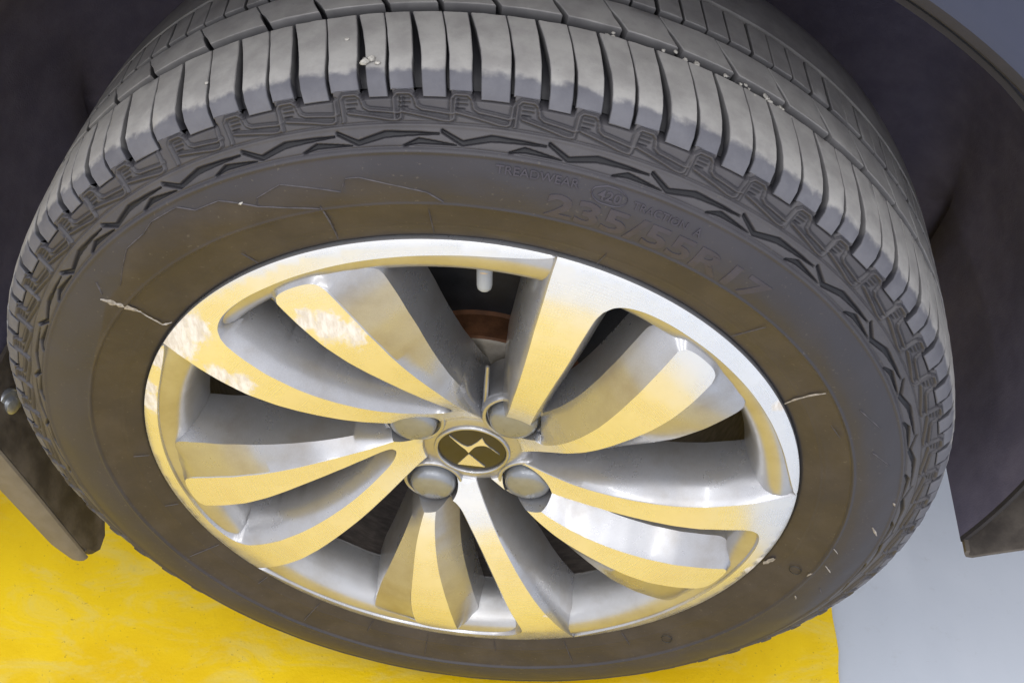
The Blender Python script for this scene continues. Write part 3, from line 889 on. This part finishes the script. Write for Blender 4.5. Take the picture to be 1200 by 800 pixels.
# ------------------------------------------------------------------ body round the wheel
def strip(name, rows, mat, parent, thick=0.0, angle=40):
    rows = np.array(rows, float)
    nr_, nc_ = rows.shape[:2]
    me = mesh_np(name, rows.reshape(-1, 3), grid_faces(nr_, nc_))
    o = link(name, me, mat, parent, angle=angle)
    if thick:
        bm = bmesh.new(); bm.from_mesh(me)
        bmesh.ops.solidify(bm, geom=bm.faces[:], thickness=thick)
        bmesh.ops.recalc_face_normals(bm, faces=bm.faces)
        bm.to_mesh(me); bm.free()
        me.polygons.foreach_set("use_smooth", [True] * len(me.polygons))
        me.set_sharp_from_angle(angle=math.radians(angle))
    return o
AN = np.r_[np.linspace(-95, -60, 30), np.linspace(-58, 60, 60), np.linspace(62, 101.5, 30)]
def arch_r(a_):
    return np.interp(a_, [-122, -105, -92, -80, -60, 40, 60, 80, 95, 101.5], [.401, .392, .388, .402, .432, .4365, .432, .414, .394, .386])
rows = []
for y in (0.032, 0.036, 0.05, 0.08, 0.12, 0.17, 0.22, 0.26, 0.285):
    rr = arch_r(AN) - .03 * max(0, (y - .17) / .115) ** 2
    rows.append([(q * math.sin(math.radians(t)), y, q * math.cos(math.radians(t))) for q, t in zip(rr, AN)])
# back wall of the arch
for k_, q in enumerate((.385, .36, .32, .27, .20, .12, .02)):
    rows.append([(q * math.sin(math.radians(t)), (.300, .315, .327, .335, .340, .343, .345)[k_], q * math.cos(math.radians(t))) for t in AN])
liner = strip("wheel_arch_liner", rows, MAT['liner'], car, 0.003, 80)
liner.location = WC
liner.data.materials.append(MAT['trim'])
liner.data.polygons.foreach_set('material_index', [1 if p.center.y < .037 else 0 for p in liner.data.polygons])

# fender skin
rows = []
AF = np.linspace(-100, 90, 120)
for k_, (dr, y) in enumerate(((-.0015, .036), (-.001, .028), (.001, .0235), (.006, .022), (.016, .0245), (.05, .030), (.12, .030), (.22, .030), (.34, .050), (.44, .12), (.50, .30), (.52, .9))):
    row = []
    for t in AF:
        q = (np.interp(t, [-100, -80, -50, 36, 60, 85, 104], [.452, .444, .4395, .4395, .4400, .436, .430]) + dr)
        if dr > .3: q *= 1.0
        row.append((q * math.sin(math.radians(t)), y, q * math.cos(math.radians(t))))
    rows.append(row)
fender = strip("fender", rows, MAT['fender'], car, 0.0015)
fender.location = WC
fender.data.materials.append(MAT['trim'])
fender.data.polygons.foreach_set('material_index', [1 if p.center.y > .0215 and math.hypot(p.center.x, p.center.z) < np.interp(math.degrees(math.atan2(p.center.x, p.center.z)), [-100, -80, -50, 36, 60, 85, 104], [.452, .444, .4395, .4395, .4400, .436, .430]) + .0035 else 0 for p in fender.data.polygons])

# front lower lip of the liner, rolled outwards under the bumper
lip_y = np.linspace(0.022, 0.30, 24)
rows = []
base = (.386 * math.sin(math.radians(101.5)), .386 * math.cos(math.radians(101.5)))
for dx, dz in ((-.0012, .004), (-.001, -.001), (.0010, -.0045), (.006, -.005), (.014, -.001), (.035, .009), (.07, .024), (.16, .05), (.34, .08)):
    rows.append([(base[0] + dx, y, base[1] + dz) for y in lip_y])
lipo = strip("bumper_lip", rows, MAT['flap'], car, 0.003)
lipo.location = WC

# mud flap at the rear of the arch
rows = []
ys = np.r_[0.0195, 0.021, 0.025, np.linspace(0.032, 0.22, 14)]
zs = np.linspace(0.0, -0.203, 26)
def flap_x(z):
    return -np.interp(z, [-.21, -.16, -.10, -.05, 0], [.343, .353, .364, .374, .384])
for z in zs:
    row = []
    for y in ys:
        if y < .0195 + .018:
            dy = .0195 + .018 - y
            zmin = -.203 + .018 - math.sqrt(max(0, .018 ** 2 - dy ** 2))
        else:
            zmin = -.203 + .055 * min(1.6, ((y - .0375) / .05)) ** 2
        row.append((flap_x(z) + .05 * max(0, y - .10), y, max(z, zmin)))
    rows.append(row)
flap = strip("mud_flap", rows, MAT['flap'], car, 0.004)
flap.location = WC
rows = []
for dx, dy in ((.002, -.0006), (.0015, -.002), (-.002, -.0035), (-.010, -.004), (-.022, -.003), (-.024, .004)):
    rows.append([(flap_x(z) + dx * np.interp(z, [-.203, -.17, 0], [.25, .75, 1.2]), .0195 + dy, z) for z in np.linspace(0.02, -.192, 30)])
strip("flap_edge", rows, MAT['flapedge'], flap, 0.002)
# bolt
bm_ = lathe("bolt", [(-.0042, .0001), (-.0042, .0030), (-.0034, .0050), (-.0012, .0056), (-.001, .0090), (.0006, .0098), (.002, .0098), (.002, .0001)], 32)
fix_normals(bm_)
bolt = link("bolt", bm_, MAT['bolt'], flap)
bolt.location = (-.3755, .0540, -.0290)
bolt.rotation_euler = (0, 0, math.radians(70))
bolt.scale = (1.35, 1.35, 1.35)
